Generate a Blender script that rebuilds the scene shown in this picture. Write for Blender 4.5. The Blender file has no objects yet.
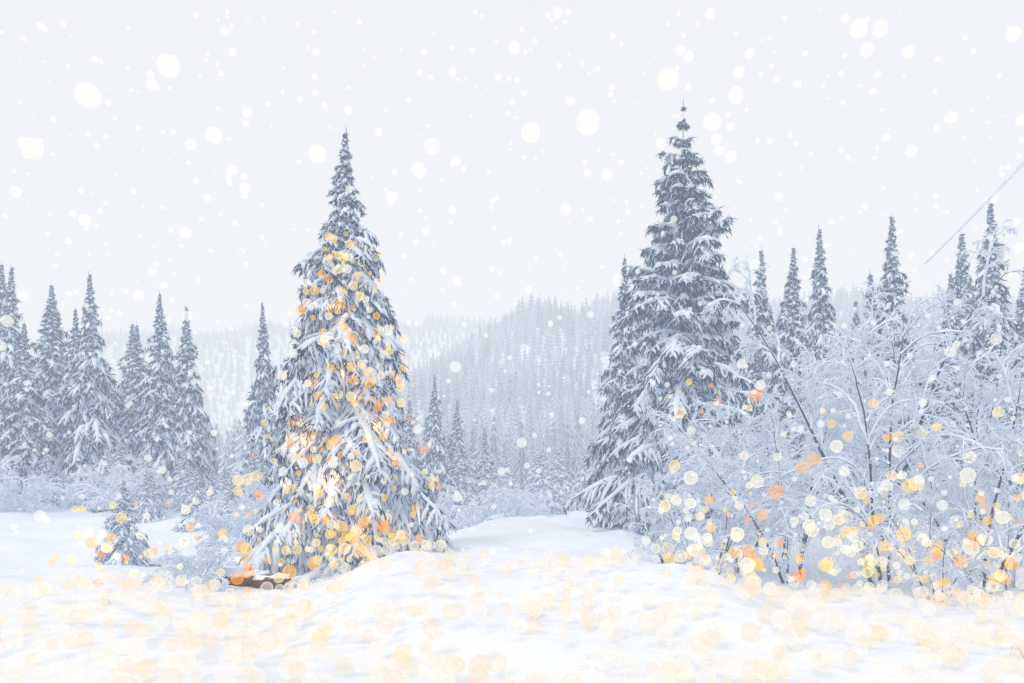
import bpy, math, numpy as np
rng = np.random.default_rng(7)
def rs(seed): return np.random.default_rng(seed)
SC = bpy.context.scene
COL = SC.collection

# ------------------------------------------------------------------ materials
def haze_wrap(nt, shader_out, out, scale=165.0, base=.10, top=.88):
    """aerial perspective fixed to world position (painted as emission in the material, bluish lift near, paler far)"""
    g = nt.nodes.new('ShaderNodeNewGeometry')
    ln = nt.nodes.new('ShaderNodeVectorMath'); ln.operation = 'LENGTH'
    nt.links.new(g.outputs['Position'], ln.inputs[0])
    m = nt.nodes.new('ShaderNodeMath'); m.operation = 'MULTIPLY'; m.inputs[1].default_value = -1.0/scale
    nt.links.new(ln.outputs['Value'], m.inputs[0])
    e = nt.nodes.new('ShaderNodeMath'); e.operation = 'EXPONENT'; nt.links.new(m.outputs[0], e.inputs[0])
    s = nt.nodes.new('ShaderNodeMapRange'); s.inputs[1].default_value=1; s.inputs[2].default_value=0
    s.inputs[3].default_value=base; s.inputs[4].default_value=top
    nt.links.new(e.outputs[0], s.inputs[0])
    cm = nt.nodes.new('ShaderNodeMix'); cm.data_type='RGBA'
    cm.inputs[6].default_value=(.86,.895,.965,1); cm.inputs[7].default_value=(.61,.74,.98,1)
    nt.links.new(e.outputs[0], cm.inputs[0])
    em = nt.nodes.new('ShaderNodeEmission'); nt.links.new(cm.outputs[2], em.inputs[0])  # haze painted as glow over the surface, also lifting nearby darks
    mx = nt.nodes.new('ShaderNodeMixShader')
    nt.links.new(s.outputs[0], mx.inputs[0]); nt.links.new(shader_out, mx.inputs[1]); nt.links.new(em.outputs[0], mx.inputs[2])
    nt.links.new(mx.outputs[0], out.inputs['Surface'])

def new_mat(name):
    m = bpy.data.materials.new(name); m.use_nodes = True
    try: m.cycles.emission_sampling = 'NONE'
    except Exception: pass
    nt = m.node_tree; b = nt.nodes['Principled BSDF']; o = nt.nodes['Material Output']
    return m, nt, b, o

def veg_mat(name, noise_scale=2.0, lo=0.85, hi=1.08, trans=.3, base=.10, top=.88, scale=165.):
    m, nt, b, o = new_mat(name)
    a = nt.nodes.new('ShaderNodeAttribute'); a.attribute_name = 'Col'
    tc = nt.nodes.new('ShaderNodeTexCoord')
    n = nt.nodes.new('ShaderNodeTexNoise'); n.inputs['Scale'].default_value = noise_scale; n.inputs['Detail'].default_value = 3
    nt.links.new(tc.outputs['Object'], n.inputs['Vector'])
    mr = nt.nodes.new('ShaderNodeMapRange'); mr.inputs[1].default_value = .3; mr.inputs[2].default_value = .7
    mr.inputs[3].default_value = lo; mr.inputs[4].default_value = hi
    nt.links.new(n.outputs['Fac'], mr.inputs[0])
    vm = nt.nodes.new('ShaderNodeVectorMath'); vm.operation = 'SCALE'
    nt.links.new(a.outputs['Color'], vm.inputs[0]); nt.links.new(mr.outputs[0], vm.inputs['Scale'])
    d = nt.nodes.new('ShaderNodeBsdfDiffuse'); t = nt.nodes.new('ShaderNodeBsdfTranslucent')
    nt.links.new(vm.outputs[0], d.inputs[0]); nt.links.new(vm.outputs[0], t.inputs[0])
    ms = nt.nodes.new('ShaderNodeMixShader'); ms.inputs[0].default_value=trans
    nt.links.new(d.outputs[0],ms.inputs[1]); nt.links.new(t.outputs[0],ms.inputs[2])
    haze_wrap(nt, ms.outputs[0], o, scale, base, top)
    return m
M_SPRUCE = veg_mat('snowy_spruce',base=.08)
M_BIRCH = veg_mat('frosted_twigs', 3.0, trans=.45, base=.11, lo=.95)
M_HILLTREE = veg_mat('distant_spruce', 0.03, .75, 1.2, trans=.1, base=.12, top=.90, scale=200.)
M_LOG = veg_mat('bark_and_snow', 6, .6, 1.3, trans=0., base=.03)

def snow_mat():
    m, nt, b, o = new_mat('snow_ground')
    tc = nt.nodes.new('ShaderNodeTexCoord')
    n = nt.nodes.new('ShaderNodeTexNoise'); n.inputs['Scale'].default_value = .35; n.inputs['Detail'].default_value = 8
    nt.links.new(tc.outputs['Object'], n.inputs['Vector'])
    cr = nt.nodes.new('ShaderNodeValToRGB')
    cr.color_ramp.elements[0].position = .3; cr.color_ramp.elements[0].color = (.76, .79, .84, 1)
    cr.color_ramp.elements[1].position = .65; cr.color_ramp.elements[1].color = (.81, .822, .853, 1)
    nt.links.new(n.outputs['Fac'], cr.inputs[0]); nt.links.new(cr.outputs[0], b.inputs['Base Color'])
    n2 = nt.nodes.new('ShaderNodeTexNoise'); n2.inputs['Scale'].default_value = 2.6; n2.inputs['Detail'].default_value = 9
    nt.links.new(tc.outputs['Object'], n2.inputs['Vector'])
    bp = nt.nodes.new('ShaderNodeBump'); bp.inputs['Strength'].default_value = .45; bp.inputs['Distance'].default_value = .14
    nt.links.new(n2.outputs['Fac'], bp.inputs['Height']); nt.links.new(bp.outputs[0], b.inputs['Normal'])
    b.inputs['Roughness'].default_value = .8; b.inputs['Specular IOR Level'].default_value = .1
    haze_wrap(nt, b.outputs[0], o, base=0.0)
    return m
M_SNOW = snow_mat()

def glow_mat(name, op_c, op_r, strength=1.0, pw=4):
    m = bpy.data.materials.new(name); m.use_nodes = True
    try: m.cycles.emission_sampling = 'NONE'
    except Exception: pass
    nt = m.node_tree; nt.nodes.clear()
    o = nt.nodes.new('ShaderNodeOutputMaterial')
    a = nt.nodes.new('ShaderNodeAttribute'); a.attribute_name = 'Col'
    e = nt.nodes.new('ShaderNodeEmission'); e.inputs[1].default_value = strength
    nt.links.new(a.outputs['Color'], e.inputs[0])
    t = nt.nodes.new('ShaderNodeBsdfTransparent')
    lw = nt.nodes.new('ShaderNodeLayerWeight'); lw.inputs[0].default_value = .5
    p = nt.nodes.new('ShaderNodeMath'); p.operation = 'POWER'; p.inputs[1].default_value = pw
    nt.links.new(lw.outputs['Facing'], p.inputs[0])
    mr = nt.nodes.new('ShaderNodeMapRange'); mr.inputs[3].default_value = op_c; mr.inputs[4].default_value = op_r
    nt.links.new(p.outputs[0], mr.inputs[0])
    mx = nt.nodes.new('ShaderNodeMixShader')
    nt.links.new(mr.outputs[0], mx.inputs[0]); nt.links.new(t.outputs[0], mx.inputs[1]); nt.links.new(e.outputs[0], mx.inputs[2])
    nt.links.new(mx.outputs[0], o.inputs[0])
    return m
M_LIGHT = glow_mat('fairy_light_glow', .26, .75, 1.35, 3)
M_GLOWSNOW = glow_mat('bokeh_disc_glow', .20, .9, 1.02, 2.5)
M_FLAKE = glow_mat('falling_snow_flake', .38, .08, 1.05, 2.2)  # flakes carry their own emission to look bright against the sky

# ------------------------------------------------------------------ mesh builder
class MB:
    def __init__(s): s.v=[]; s.c=[]; s.q=[]; s.t=[]; s.n=0
    def add(s, v, c, q=None, t=None):
        v = np.asarray(v, np.float32).reshape(-1,3); c = np.asarray(c, np.float32)
        if c.ndim == 1: c = np.tile(c, (len(v),1))
        s.v.append(v); s.c.append(c.reshape(-1,3))
        if q is not None: s.q.append(np.asarray(q).reshape(-1,4)+s.n)
        if t is not None: s.t.append(np.asarray(t).reshape(-1,3)+s.n)
        s.n += len(v)
    def mesh(s, name, mat, smooth=True):
        v = np.concatenate(s.v); c = np.concatenate(s.c)
        q = np.concatenate(s.q) if s.q else np.zeros((0,4),int)
        t = np.concatenate(s.t) if s.t else np.zeros((0,3),int)
        me = bpy.data.meshes.new(name)
        me.vertices.add(len(v)); me.vertices.foreach_set('co', v.ravel())
        li = np.concatenate([q.ravel(), t.ravel()]).astype(np.int32)
        me.loops.add(len(li)); me.loops.foreach_set('vertex_index', li)
        me.polygons.add(len(q)+len(t))
        st = np.concatenate([np.arange(len(q))*4, len(q)*4+np.arange(len(t))*3]).astype(np.int32)
        me.polygons.foreach_set('loop_start', st)
        me.polygons.foreach_set('use_smooth', np.full(len(q)+len(t), smooth))
        a = me.attributes.new('Col', 'FLOAT_COLOR', 'POINT')
        a.data.foreach_set('color', np.concatenate([c, np.ones((len(c),1),np.float32)],1).ravel())
        me.materials.append(mat)
        me.update(calc_edges=True); me.validate()
        return me
def put(name, me, loc=(0,0,0), rot=0, scale=(1,1,1)):
    o = bpy.data.objects.new(name, me); COL.objects.link(o)
    o.location = loc; o.rotation_euler = (0,0,rot); o.scale = scale
    return o
def norm(a): return a/np.maximum(np.linalg.norm(a,axis=-1,keepdims=True),1e-9)

def tube(mb, P, R, sides, col, flat=1.0, lift=0.0, under=None, jit=0.0, r=None):
    N,K1,_ = P.shape
    T = norm(np.gradient(P, axis=1))
    up = np.array([0,0,1.0])
    S = np.cross(T, up); bad = np.linalg.norm(S,axis=-1,keepdims=True) < .05
    S = norm(np.where(bad, np.array([1.0,0,0]), S)); U = np.cross(S, T)
    ang = np.arange(sides)/sides*2*np.pi + np.pi/2
    R4 = R[:,:,None,None]
    if jit and r is not None: R4 = R4*(1+jit*(r.random((N,K1,sides,1))-.5)*2)
    V = P[:,:,None,:] + R4*(np.cos(ang)[None,None,:,None]*S[:,:,None,:] + flat*np.sin(ang)[None,None,:,None]*U[:,:,None,:])
    V = V + (R[:,:,None,None]*lift)*up
    C = np.broadcast_to(np.asarray(col).reshape((-1 if np.ndim(col)>1 else 1,1,1,3)), (N,K1,sides,3)).copy()
    if under is not None:
        C[:,:,np.sin(ang)<.2,:] = np.asarray(under)
    i = np.arange(N)[:,None,None]*K1*sides; k = np.arange(K1-1)[None,:,None]*sides; s = np.arange(sides)[None,None,:]; s2=(s+1)%sides
    Q = np.stack([i+k+s, i+k+s2, i+k+sides+s2, i+k+sides+s], -1)
    mb.add(V, C.reshape(-1,3), q=Q)

SNOW = np.array([.905,.932,.975]); NEED = np.array([.020,.041,.088]); BARK=np.array([.085,.075,.075])

def needles(mb, P, m, ln, wd, r, frost=.3, szk=None):
    N,K1,_ = P.shape
    s = r.random((N,m))*(K1-1.001); k = s.astype(int); f = (s-k)[...,None]
    idx = np.arange(N)[:,None]
    A = P[idx,k]; B = P[idx,k+1]; p = (A*(1-f)+B*f).reshape(-1,3)
    T = norm((B-A).reshape(-1,3)); n = len(p)
    d = norm(T*.8 + r.normal(0,.45,(n,3)) + np.array([0,0,-.75]))
    w = norm(np.cross(d, r.normal(0,1,(n,3))))
    L = ln*(.6+.8*r.random((n,1))); W = wd*(.6+.8*r.random((n,1)))
    if szk is not None:
        sk=np.repeat(szk,m)[:,None]; L=L*sk; W=W*sk
    V = np.stack([p-w*W*.5, p+w*W*.5, p+d*L+w*W*.15, p+d*L-w*W*.15],1)
    g = r.random((n,1)); fr = (g<frost)*(.55+.45*r.random((n,1)))
    C = NEED*(.6+.9*r.random((n,1)))*(1-fr) + SNOW*.95*fr
    C = np.repeat(C,4,0)
    mb.add(V, C, q=np.arange(n*4).reshape(n,4))

def spruce(seed, H, prof, nb, tw_den, nm, snow_w, z0=.25, droop=.75, lift_top=.55, frost=.3, lvar=.25, twl=.34, nl=.13, nw=.035, gappy=0.0, snowfrac=1.0, mainw=1.0, ecc=1.0):
    r = rs(seed); mb = MB()
    pt = np.array([a for a,b in prof]); pr = np.array([b for a,b in prof])
    K=12; tz = np.linspace(-.3,H,K+1)
    P = np.zeros((1,K+1,3)); P[0,:,2]=tz; P[0,:,0]=np.cumsum(r.normal(0,.012,K+1))*(tz/H)
    R = (H*.012*(1-tz/H*.98)+.004)[None]
    tube(mb,P,R,8,BARK,jit=.1,r=r)
    Pt=np.zeros((1,7,3)); Pt[0,:,2]=np.linspace(H*.9,H*1.005,7); tube(mb,Pt,(np.linspace(1,.25,7)*snow_w*.36)[None],6,SNOW,jit=.4,r=r)
    u = (np.arange(nb)+r.random(nb))/nb
    t = u**1.08
    if gappy:
        nwh = max(8,int(H/gappy)); t = (np.round(t*nwh)+r.normal(0,.13,nb))/nwh; t=np.clip(t,0,.995)
    z = z0+(H*.985-z0)*t
    az = np.arange(nb)*2.39996 + r.normal(0,.3,nb)
    sect = 1+ecc*(.14*np.sin(az*2+z*1.1)+.12*np.sin(az*3-z*1.9+1))
    L = np.interp(t,pt,pr)*(1-lvar+lvar*1.35*r.random(nb))*sect
    big = r.random(nb)<.08; L = np.where(big, L*1.16, L)
    dirh = np.stack([np.cos(az),np.sin(az),0*az],-1)
    K=8; s = np.linspace(0,1,K+1)[None]
    a = (.05+lift_top*t**1.5 + r.normal(0,.08,nb))[:,None]; d=(droop*(1-.35*t)+r.normal(0,.12,nb))[:,None]
    zz = z[:,None] + L[:,None]*(a*s - d*s**1.8 + .16*np.clip(s-.7,0,1))
    zz = np.maximum(zz, .06)
    side = np.stack([-np.sin(az),np.cos(az),0*az],-1)
    bend = (r.normal(0,.12,nb)[:,None]*s**2)*L[:,None]
    P = dirh[:,None,:]*(L[:,None]*s*(1-.12*d*s))[...,None] + side[:,None,:]*bend[...,None]; P[:,:,2]=zz
    R = (.010+.010*L)[:,None]*(1-.8*s)
    tube(mb,P,R,4,BARK*.8)
    sn = r.random(nb)<snowfrac
    szb = np.clip(.35+L/1.3,.35,1.15)
    Rs = (mainw*snow_w*szb)[:,None]*(.35+1.0*s-1.15*s**6)*(.7+.6*r.random((nb,K+1)))
    tube(mb,P[sn],np.maximum(Rs[sn],.006),6,SNOW,flat=.6,lift=.75,jit=.3,r=r)
    needles(mb,P,max(4,nm*2),nl*1.1,nw,r,frost,szb)
    cnt = np.maximum(3,(L*tw_den).astype(int))*2
    bi = np.repeat(np.arange(nb),cnt); n=len(bi)
    ss = .10+.9*r.random(n)
    sg = np.where(r.random(n)<.5,-1,1)
    kk = np.minimum((ss*K).astype(int),K-1); f=(ss*K-kk)[:,None]
    p0 = P[bi,kk]*(1-f)+P[bi,kk+1]*f; T = norm(P[bi,kk+1]-P[bi,kk])
    Sd = side[bi]*sg[:,None]
    ang = np.radians(30+42*r.random(n))[:,None]
    D = norm(T*np.cos(ang)+Sd*np.sin(ang)+r.normal(0,.18,(n,3)))
    l = (L[bi]*twl*(1-ss)**.6*(.6+.6*r.random(n)) + (.06+.14*r.random(n))*np.minimum(1,L[bi]))
    K2=4; q=np.linspace(0,1,K2+1)[None,:,None]
    g = (.25+.75*r.random(n))[:,None,None]*(.55+.5*droop)
    PT = p0[:,None,:] + D[:,None,:]*l[:,None,None]*q + np.array([0,0,-1.0])*g*l[:,None,None]*q**1.7
    PT += r.normal(0,.014,PT.shape)
    PT[:,:,2] = np.maximum(PT[:,:,2], .03)
    q2=q[:,:,0]
    sn = r.random(n)<snowfrac*.92
    Rt = snow_w*.52*szb[bi][:,None]*(.35+1.05*r.random(n))[:,None]*(.7+.7*q2-1.25*q2**4)*(.7+.6*r.random((n,K2+1)))
    Cc = SNOW*(.88+.14*r.random((n,1)))
    tube(mb,PT[sn],np.maximum(Rt[sn],.004),4,Cc[sn],flat=.75,lift=.6,jit=.4,r=r)
    needles(mb,PT,nm,nl,nw,r,frost,szb[bi])
    return mb

def poly(p,d,l,K,g,wob,r):
    N=len(p); P=np.zeros((N,K+1,3)); P[:,0]=p; D=norm(d.copy()); st=(l/K)[:,None]
    for k in range(K):
        D = norm(D + r.normal(0,wob,(N,3)) + np.array([0,0,-1.0])*g*(k+1)/K)
        P[:,k+1]=P[:,k]+D*st
    return P
def kids(P,l,m,smin,alo,ahi,lf,r):
    N,K1,_=P.shape; K=K1-1; n=N*m; bi=np.repeat(np.arange(N),m)
    s=smin+(1-smin)*r.random(n); kk=np.minimum((s*K).astype(int),K-1); f=(s*K-kk)[:,None]
    p=P[bi,kk]*(1-f)+P[bi,kk+1]*f; T=norm(P[bi,kk+1]-P[bi,kk])
    w=norm(np.cross(T,r.normal(0,1,(n,3)))); a=np.radians(alo+(ahi-alo)*r.random(n))[:,None]
    d=T*np.cos(a)+w*np.sin(a)
    return p,d,l[bi]*lf*(1.15-.75*s)*(.6+.7*r.random(n))
def birch(seed,H,stems,spread,m=(12,8,6,2),g=(.05,.27,.34,.34,.3),fr=1.9,lf1=.40,rad=1.0):
    r=rs(seed); mb=MB()
    az=r.random()*6.28+np.arange(stems)*6.283/stems+r.normal(0,.3,stems); sp=spread*(.3+r.random(stems))
    d=np.stack([np.cos(az)*sp,np.sin(az)*sp,np.ones(stems)],-1)
    p=np.stack([np.cos(az)*.12,np.sin(az)*.12,-.2+0*az],-1); l=H*(.8+.3*r.random(stems))
    FR=np.array([.93,.945,.975])
    def cc(n,lo,hi): return FR*(lo+(hi-lo)*r.random((n,1)))
    K=10; P=poly(p,d,l,K,g[0],.07,r); s=np.linspace(0,1,K+1)[None]
    R=(.0085*l)[:,None]*(1-.88*s)*rad
    tube(mb,P,R,7,BARK*.7,jit=.08,r=r)
    tube(mb,P+np.array([.35,-.3,0])*R[...,None],R*.85,5,SNOW*.95,jit=.5,r=r)
    p,d,l=kids(P,l,m[0],.12,28,62,lf1,r); d[:,2]+=.4
    K=8; P=poly(p,d,l,K,g[1],.10,r); s=np.linspace(0,1,K+1)[None]
    R=(.004+.005*l)[:,None]*(1-.75*s)*rad; tube(mb,P,R,4,BARK*.7)
    tube(mb,P,R*.9+.012*fr,5,cc(len(P),.95,1.03),flat=.9,lift=.9,jit=.4,r=r)
    p,d,l=kids(P,l,m[1],.12,22,58,.5,r)
    K=6; P=poly(p,d,l,K,g[2],.14,r); s=np.linspace(0,1,K+1)[None]
    tube(mb,P,np.full((len(P),K+1),.010*fr)*(1-.45*s),4,cc(len(P),.9,1.03),lift=.3,jit=.4,r=r)
    p,d,l=kids(P,l,m[2],.1,22,58,.5,r); l=np.maximum(l,.10)
    K=4; P=poly(p,d,l,K,g[3],.16,r); s=np.linspace(0,1,K+1)[None]
    tube(mb,P,np.full((len(P),K+1),.0068*fr)*(1-.3*s),3,cc(len(P),.85,1.02),jit=.35,r=r)
    if m[3]:
        p,d,l=kids(P,l,m[3],.1,30,60,.6,r); l=np.maximum(l,.07)
        K=2; P=poly(p,d,l,K,g[4],.12,r)
        tube(mb,P,np.full((len(P),K+1),.0052*fr),3,cc(len(P),.85,1.02))
    return mb

# ------------------------------------------------------------------ terrain
def S(x): x=np.clip(x,0,1); return x*x*(3-2*x)
def gz(x,y):
    x=np.asarray(x,float); y=np.asarray(y,float)
    z = .62*S((x+4.4-(y-14)*.04)/2.4)*S((5.2+(y-15)*.07-x)/2.4)*S((y-9)/6)*S((90-y)/40)
    z = z + .26*np.exp(-((x+3.0)/1.5)**2-((y-16.6)/1.6)**2) + .18*np.exp(-((x+8.4)/1.6)**2-((y-15.4)/1.3)**2) + .2*np.exp(-((x-4.2)/1.2)**2-((y-15.3)/1.2)**2)
    z = z + 1.25*S((y-25)/16)*S((-x-6)/9)
    z = z + .9*S((y-21)/14)*S((x-5)/6)
    z = z + 2.0*S((y-60)/90)
    z = z + .35*S((-x-7)/4)*S((16-y)/6)
    w = S((200-np.hypot(x,y))/120)
    z = z + w*(.08*np.sin(x*.55+.4*np.sin(y*.3))*np.cos(y*.42+1)+.06*np.sin(x*1.3+y*.7+np.sin(y*.6))+.045*np.sin(y*1.9-x*.8+np.sin(x)) + .028*np.sin(x*3.1+1.3*np.sin(y*2.3))*np.sin(y*2.7)+.010*np.sin(x*6.3+2*np.sin(y*3.1))*np.sin(y*5.7+x))
    return z
n=560
u=np.linspace(-1,1,n); gx=26*u+2400*u**7; gy=16+22*u+2400*u**7
X,Y=np.meshgrid(gx,gy); Z=gz(X,Y)
mb=MB(); i=np.arange(n-1)[:,None]*n+np.arange(n-1)[None]
mb.add(np.stack([X,Y,Z],-1),SNOW,q=np.stack([i,i+1,i+n+1,i+n],-1))
put('snow_ground',mb.mesh('snow_ground',M_SNOW))

def hz(x,y):
    A = 71/(1+np.exp(-(x+42)/26))*S((y-95)/235)*(1-.5*S((y-340)/150))
    A = A*(1-.06*S((x-60)/80))
    B = (92+14/(1+np.exp(-(x+190)/50)))*S((y-330)/190)
    w = 3*np.sin(x*.05+1)*np.sin(y*.03)+2.0*np.sin(x*.11+y*.05)+1.2*np.sin(x*.23)
    h=np.maximum(A,B)
    return h + w*S(h/30) + 1.2
nx,ny=200,160
X,Y=np.meshgrid(np.linspace(-900,900,nx),np.linspace(92,700,ny)); Z=hz(X,Y)
mb=MB(); i=np.arange(ny-1)[:,None]*nx+np.arange(nx-1)[None]
mb.add(np.stack([X,Y,Z],-1),SNOW,q=np.stack([i,i+1,i+nx+1,i+nx],-1))
put('snowy_hill',mb.mesh('snowy_hill',M_SNOW))

def lowtree(r,tiers=8,pts=7):
    V=[];T=[];C=[]
    for k in range(tiers):
        t=k/tiers; zt=.16+.84*(k+1.25)/(tiers+.25); zt=min(zt,1)
        rad=.20*(1-t)**.85+.012; drop=.17*(1-t*.5)
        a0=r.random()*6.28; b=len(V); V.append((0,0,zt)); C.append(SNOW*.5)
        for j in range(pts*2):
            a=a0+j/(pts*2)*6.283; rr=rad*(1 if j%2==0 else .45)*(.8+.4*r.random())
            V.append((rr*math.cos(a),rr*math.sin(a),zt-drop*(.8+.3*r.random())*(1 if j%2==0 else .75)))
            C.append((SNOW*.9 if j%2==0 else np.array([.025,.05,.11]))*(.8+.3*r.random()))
        for j in range(pts*2): T.append((b,b+1+j,b+1+(j+1)%(pts*2)))
    return np.array(V),np.array(T),np.array(C)
r=rs(5); vars_=[lowtree(r) for _ in range(6)]
def scatter(x0,x1,y0,y1,sp):
    xs,ys=np.meshgrid(np.arange(x0,x1,sp),np.arange(y0,y1,sp)); xs=xs.ravel()+r.uniform(-.48,.48,xs.size)*sp; ys=ys.ravel()+r.uniform(-.48,.48,ys.size)*sp
    return xs,ys
mb=MB()
xs1,ys1=scatter(-150,190,88,352,3.6); xs2,ys2=scatter(-420,330,352,535,4.6)
xs=np.concatenate([xs1,xs2]); ys=np.concatenate([ys1,ys2])
k=(np.abs(xs)<ys*.72+10)&(r.random(len(xs))<.95); xs=xs[k];ys=ys[k]; zs=np.maximum(hz(xs,ys),gz(xs,ys))
for vi,(V,T,C) in enumerate(vars_):
    sel=np.arange(len(xs))%6==vi; m=sel.sum()
    h=np.where(r.random(m)<.2,1.2,1.0)*(5.5+4*r.random(m)); a=r.random(m)*6.28; wd=h*(.85+.4*r.random(m))
    ca,sa=np.cos(a)[:,None],np.sin(a)[:,None]
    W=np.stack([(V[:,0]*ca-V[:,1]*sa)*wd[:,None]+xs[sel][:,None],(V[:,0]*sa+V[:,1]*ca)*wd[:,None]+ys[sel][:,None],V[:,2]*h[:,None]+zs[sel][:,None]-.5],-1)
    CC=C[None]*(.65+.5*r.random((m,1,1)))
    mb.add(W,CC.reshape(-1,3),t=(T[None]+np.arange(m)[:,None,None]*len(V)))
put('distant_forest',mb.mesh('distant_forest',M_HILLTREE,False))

# ------------------------------------------------------------------ spruces
H1=11.5
prof1=[(0,2.65),(.12,2.6),(.25,2.35),(.4,1.95),(.55,1.45),(.7,.92),(.8,.58),(.9,.30),(.96,.12),(1,.03)]
LT=(-4.3,20.6)
me=spruce(11,H1,prof1,430,9,9,.095,droop=.92,frost=.28,lvar=.42,nl=.155,nw=.035,ecc=1.1).mesh('spruce_a',M_SPRUCE)
put('spruce_tree',me,(LT[0],LT[1],gz(*LT)-.05),.4)
H2=17.7
prof2=[(0,2.4),(.1,3.2),(.25,3.6),(.4,3.0),(.55,2.4),(.7,1.7),(.8,1.15),(.9,.54),(.96,.2),(1,.03)]
RT=(6.85,32.0)
me=spruce(23,H2,prof2,350,6.5,10,.12,droop=.60,frost=.22,lvar=.48,gappy=.72,twl=.30,nl=.22,nw=.05,snowfrac=.86,ecc=1.2).mesh('spruce_b',M_SPRUCE)
put('spruce_tree',me,(RT[0],RT[1],gz(*RT)-.05),1.4)
prof3=[(0,2.6),(.12,2.5),(.3,2.0),(.5,1.4),(.7,.8),(.85,.38),(.94,.15),(1,.03)]
generic=[spruce(31+i,14,prof3,280,5,7,.12,droop=1.1-.1*i,frost=.28,lvar=.42,nl=.28,nw=.065,snowfrac=.9).mesh('spruce_bg%d'%i,M_SPRUCE) for i in range(4)]
prof4=[(0,.95),(.2,.9),(.5,.6),(.8,.25),(1,.03)]
small=[spruce(51+i,3,prof4,110,10,5,.068,z0=.1,droop=.7,frost=.42,nl=.12,nw=.03).mesh('spruce_small%d'%i,M_SPRUCE) for i in range(2)]
r=rs(77)
def bg(X,Yd,top,w=1.0,k=None):
    g=gz(X,Yd); h=top-g; s=h/14; k=r.integers(0,4) if k is None else k
    o=put('spruce_tree',generic[k],(X,Yd,g-.2),r.random()*6.28,(s*w,s*w,s))
    o.rotation_euler[0]=math.radians(r.normal(0,1.0)); o.rotation_euler[1]=math.radians(r.normal(0,1.0))
for X,Yd,top,w in [(-29.4,46,15.6,1.0),(-27,47,14.6,1.1),(-24.9,46,12.9,1.1),(-23.0,44,14.4,1.0),(-26,43,11.5,1.1),(-22.2,48,12.5,1),(-31.5,50,16.6,1),(-28,49,13.5,1.1),(-24,50,13,1.1),(-29,43,11,1.1),
                   (-20.1,46,13.8,.9),(-18.8,46.5,13.2,.9),(-21,52,11,1),
                   (-13.1,43,12.6,.8),(-11.4,44,14.8,.85),(-10.3,48,13,.8),
                   (-5.0,52,10.0,.9),(-3.7,54,8.6,1),(-2.0,60,7.2,1),(-7,55,9,1),
                   (5.6,40,14.2,.8),(12.4,40,14.6,.85),(13.4,39,14.4,.85),(15.2,39,15.4,.9),(17.3,38,12.9,.9),(17.6,37,15.4,.85),
                   (20.8,38,13.4,.9),(19.6,36,12.3,1),(22.1,37,15.9,1.05),(24.5,38,13.5,1.1),(23.7,42,16,1),(11,44,12.5,1),(26,40,15,1.1),(14.5,45,13,1),(19,44,13,1),
                   (10.5,34,8.5,1.2),(13,33,9,1.2),(15.5,33,9.5,1.2),(18,33,9.5,1.2),(20.5,34,10,1.2)]:
    bg(X,Yd,top,w*1.08)
sh=[birch(91+i,2.2,6,.9,m=(8,7,5,2),fr=2.0,lf1=.5,rad=.8).mesh('shrub%d'%i,M_BIRCH) for i in range(2)]
def sm(X,Yd,h,k=None):
    put('young_spruce_tree',small[int(r.integers(0,2))],(X,Yd,gz(X,Yd)-.08),r.random()*6.28,(h/3*r.uniform(.9,1.3),)*2+(h/3,))
def shrub(X,Yd,h):
    put('frosted_shrub',sh[int(r.integers(0,2))],(X,Yd,gz(X,Yd)-.1),r.random()*6.28,(h/2.0*1.1,)*2+(h/2.0,))
sm(-11.4,23.5,2.6)
for i in range(40):
    X=r.uniform(-30,-10); Yd=r.uniform(36,44); (sm if r.random()<.72 else shrub)(X,Yd,r.uniform(1.6,3.4))
for i in range(24):
    X=r.uniform(-9,5.5); Yd=r.uniform(52,75); sm(X,Yd,r.uniform(2.5,5.5))
for X,Yd,h in [(-6.9,17.9,1.2),(-7.3,18.6,.9),(-9.2,27,2.0),(-8.3,30,2.4),(-2.3,44,2.6),(0,46,2.0),(1.3,50,1.8)]: shrub(X,Yd,h)
for X,Yd,h in [(-10.5,30,2.6),(-9.6,33,3),(-13,33,2.6),(-16,35,2.4)]: sm(X,Yd,h)

bt=[birch(101,7.0,3,.22).mesh('birch0',M_BIRCH),birch(103,6.2,4,.3,m=(12,8,6,2)).mesh('birch1',M_BIRCH),birch(107,4.4,6,.55,m=(9,8,6,2)).mesh('birch2',M_BIRCH)]
for X,Yd,k,s,a in [(8.0,17.3,0,.98,.3),(9.9,17.0,1,.88,1.1),(6.5,18.6,1,.78,2.2),(4.7,19.0,2,.78,.1),(3.7,18.6,2,.5,3.0),(6.0,21,0,.75,4.2),
                   (11.0,17.6,2,1.0,5.0),(9.2,20.5,0,1.05,2.9),(7.6,23,1,1.0,1.9),(12.2,21,0,1.0,.9),(8.6,16.2,2,.5,2.6)]:
    put('frosted_birch_tree',bt[k],(X,Yd,gz(X,Yd)-.1),a,(s,s,s))

mb=MB(); A=np.array([3.52,2.98,5.12]); B=np.array([18.6,36,12.4]); q=np.linspace(0,1,60)[:,None]
P=(A*(1-q)+B*q); P[:,2]-=4*(q*(1-q))[:,0]*.06
tube(mb,P[None],np.full((1,60),.03),7,np.array([.97,.975,.98]),jit=.3,r=r)
put('frosted_cable',mb.mesh('frosted_cable',M_BIRCH))

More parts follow.
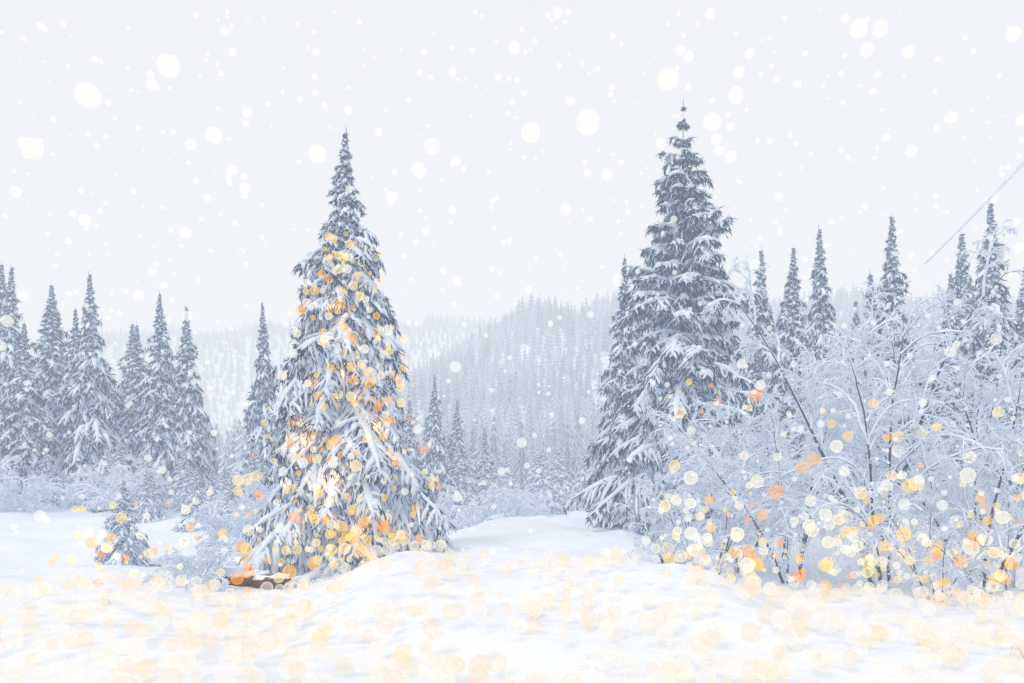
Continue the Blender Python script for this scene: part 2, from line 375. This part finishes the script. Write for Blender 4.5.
# added snowy logs standing in for the dark shaded hollow beside the lit tree
for X,Yd,a,l in [(-6.1,18.3,.15,1.3),(-5.4,18.0,-.3,1.0)]:
    mb=MB(); K=10; q=np.linspace(-.5,.5,K+1); g=float(gz(X,Yd))
    P=np.zeros((1,K+1,3)); P[0,:,0]=X+np.cos(a)*l*q; P[0,:,1]=Yd+np.sin(a)*l*q; P[0,:,2]=g+.14+.03*np.sin(q*5)
    Rr=np.full((1,K+1),.16)*(1-.2*q); Rr[0,0]=.02; Rr[0,-1]=.02
    P[0,0]=P[0,1]; P[0,-1]=P[0,-2]; P[0,0,0]-=.01; P[0,-1,0]+=.01
    tube(mb,P,Rr,12,np.array([.13,.07,.04]),jit=.12,r=r)
    P2=P.copy(); P2[:,:,2]+=.12; tube(mb,P2,Rr*.9*(.7+.5*r.random((1,K+1))),8,SNOW,flat=.6,jit=.25,r=r)
    put('dark_hollow_log',mb.mesh('log',M_LOG))

mb=MB(); n=14
p=np.stack([r.uniform(6.35,6.65,n),r.uniform(10.0,10.4,n),np.zeros(n)],-1); p[:,2]=gz(p[:,0],p[:,1])-.02
P=poly(p,np.stack([r.normal(0,.25,n),r.normal(0,.25,n),np.ones(n)],-1),r.uniform(.08,.2,n),4,.1,.15,r)
tube(mb,P,np.full((n,5),.003),3,np.array([.3,.28,.3])); put('dry_grass',mb.mesh('dry_grass',M_LOG))

# ------------------------------------------------------------------ glowing orbs + falling snow
import bmesh
def ico(sub):
    b=bmesh.new(); bmesh.ops.create_icosphere(b,subdivisions=sub,radius=1)
    v=np.array([x.co[:] for x in b.verts]); f=np.array([[w.index for w in q.verts] for q in b.faces]); b.free(); return v,f
IV3=ico(3)
def orbs(name,pos,rad,col,mat):
    mb=MB(); n=len(pos); IV,IF=IV3
    V=pos[:,None,:]+IV[None]*rad[:,None,None]
    mb.add(V,np.repeat(col,len(IV),0),t=IF[None]+np.arange(n)[:,None,None]*len(IV))
    return put(name,mb.mesh(name,mat))
PAL=np.array([[1,.38,.05],[1,.53,.09],[1,.68,.18],[1,.82,.40],[1,.93,.72]])
def pal(n,w): return PAL[r.choice(5,n,p=w)]*(.85+.15*r.random((n,1)))
pt=np.array([a for a,b in prof1]); pr=np.array([b for a,b in prof1])
n=520; t=r.random(n)**1.3*.74; az=r.uniform(0,6.28,n); az=np.where(r.random(n)<.65,-1.57+r.normal(.3,.65,n),az)
rr=np.interp(t,pt,pr)*r.uniform(.55,1.0,n)
pos=np.stack([LT[0]+np.cos(az)*rr,LT[1]+np.sin(az)*rr,.55+t*H1*.97],-1)
pos[:,2]-= .15*rr; pos[:,2]=np.maximum(pos[:,2],.35+.5*r.random(n))
rad=np.where(r.random(n)<.42,r.uniform(.09,.145,n),r.uniform(.03,.08,n))*(1.05-.4*t)
fl=orbs('fairy_lights',pos,rad,pal(n,[.12,.23,.29,.20,.16]),M_LIGHT)
def lamp(x,y,z,e,parent=None):
    l=bpy.data.lights.new('warm_bulb','POINT'); l.energy=e; l.color=(1,.56,.18); l.shadow_soft_size=.2
    o=bpy.data.objects.new('warm_bulb',l); COL.objects.link(o); o.location=(x,y,z); o.parent=parent
for z,a,f in [(1.3,-1.0,.65),(1.2,-2.3,.6),(2.5,-1.5,.65),(3.8,-.8,.6),(3.6,-2.2,.6),(5.2,-1.4,.6),(6.8,-1.5,.6)]:
    R_=np.interp(z/H1,pt,pr)*f; lamp(LT[0]+math.cos(a)*R_,LT[1]+math.sin(a)*R_,z,13,fl)
n=370; X=r.uniform(3.2,11.8,n); Yd=r.uniform(14.8,17.8,n); zz=gz(X,Yd)+.15+np.where(r.random(n)<.65,np.abs(r.normal(0,.85,n)),r.uniform(0,3.8,n))
fl2=orbs('fairy_lights',np.stack([X,Yd,zz],-1),np.where(r.random(n)<.5,r.uniform(.08,.14,n),r.uniform(.03,.07,n)),pal(n,[.10,.12,.15,.23,.40]),M_LIGHT)
for x,y,z in [(5,17.6,.8),(8,16.6,1.0),(10.2,16.4,.9)]: lamp(x,y,z,7,fl2)
n=90; X=r.uniform(-11,-4.8,n); Yd=r.uniform(15.5,22,n); zz=gz(X,Yd)+.15+np.abs(r.normal(0,1.1,n))
orbs('fairy_lights',np.stack([X,Yd,zz],-1),r.uniform(.04,.12,n),pal(n,[.05,.08,.17,.3,.4]),M_LIGHT)
pos=np.array([(-5.9,17.8,.40),(-6.15,17.9,.22),(-4.9,17.6,.4)]); orbs('fairy_lights',pos,np.array([.16,.14,.15]),PAL[[0,0,1]],M_LIGHT)
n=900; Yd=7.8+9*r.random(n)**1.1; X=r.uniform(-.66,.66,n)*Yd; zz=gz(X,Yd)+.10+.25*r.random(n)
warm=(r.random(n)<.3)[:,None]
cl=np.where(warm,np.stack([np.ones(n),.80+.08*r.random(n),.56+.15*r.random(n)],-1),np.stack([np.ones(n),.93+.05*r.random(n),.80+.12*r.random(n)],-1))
orbs('bokeh_discs_over_snow',np.stack([X,Yd,zz],-1),r.uniform(.065,.125,n),cl,M_GLOWSNOW)  # added glowing orbs imitating out-of-focus bokeh discs above the snow
big=np.array([(-1.29,3,3.79,.045),(-1.59,3,3.68,.05),(-1.80,3,3.48,.043),(-1.12,3,3.53,.034),(-.73,3,3.46,.036),(.07,3,3.54,.04),(.285,3,3.58,.05),(-.30,3,3.49,.034),
 (.585,3,3.74,.044),(.84,3,3.68,.034),(.75,3,3.58,.037),(.01,3,3.86,.025),(.17,3,3.99,.022),(1.30,3,3.93,.036),(1.38,3,3.93,.032),(1.33,3,3.85,.028),(1.88,3,3.91,.03),
 (-1.05,3,3.4,.02),(-.45,3,3.3,.022),(.2,3,3.25,.024),(.82,3,3.45,.024),(1.0,3,3.3,.018),(-.35,3,3.4,.03)])
sc_=r.uniform(.8,2.2,len(big)); big[:,:2]*=sc_[:,None]; big[:,2]=2.2+(big[:,2]-2.2)*sc_; big[:,3]*=sc_*.94
n=950; Yd=r.uniform(4,18,n); X=r.uniform(-.66,.66,n)*Yd; Zz=2.2+r.uniform(-.08,.6,n)*Yd
rad=Yd*np.where(r.random(n)<.12,r.uniform(.004,.0078,n),r.uniform(.0010,.0038,n))
pos=np.concatenate([big[:,:3],np.stack([X,Yd,Zz],-1)]); rad=np.concatenate([big[:,3],rad])
orbs('falling_snow',pos,rad,np.tile(np.array([[1,1,.95]]),(len(pos),1)),M_FLAKE)

# ------------------------------------------------------------------ world, sun, camera
w=bpy.data.worlds.new('World'); SC.world=w; w.use_nodes=True; nt=w.node_tree; nt.nodes.clear()
o=nt.nodes.new('ShaderNodeOutputWorld'); sky=nt.nodes.new('ShaderNodeTexSky'); sky.sky_type='NISHITA'; sky.sun_disc=False
sky.sun_elevation=math.radians(40); sky.sun_rotation=math.radians(205)
b1=nt.nodes.new('ShaderNodeBackground'); b1.inputs[1].default_value=.1; nt.links.new(sky.outputs[0],b1.inputs[0])
b2=nt.nodes.new('ShaderNodeBackground'); b2.inputs[0].default_value=(.90,.912,.95,1); b2.inputs[1].default_value=1.035
mx=nt.nodes.new('ShaderNodeMixShader'); mx.inputs[0].default_value=.94
nt.links.new(b1.outputs[0],mx.inputs[1]); nt.links.new(b2.outputs[0],mx.inputs[2]); nt.links.new(mx.outputs[0],o.inputs[0])
ld=bpy.data.lights.new('sun','SUN'); ld.energy=1.5; ld.angle=math.radians(25); ld.color=(1,.985,.96)
lo=bpy.data.objects.new('sun',ld); COL.objects.link(lo)
from mathutils import Vector
el,azs=math.radians(40),math.radians(205)
dv=Vector((math.sin(azs)*math.cos(el),math.cos(azs)*math.cos(el),math.sin(el)))
lo.rotation_euler=dv.to_track_quat('Z','Y').to_euler()
cd=bpy.data.cameras.new('camera'); cd.sensor_width=36; cd.lens=28.125; cd.shift_y=.145; cd.clip_end=6000; cd.clip_start=.05
co=bpy.data.objects.new('camera',cd); COL.objects.link(co); co.location=(0,0,2.2); co.rotation_euler=(math.radians(90),0,0)
SC.camera=co
SC.view_settings.view_transform='Standard'; SC.view_settings.look='None'; SC.view_settings.exposure=0
print('done')
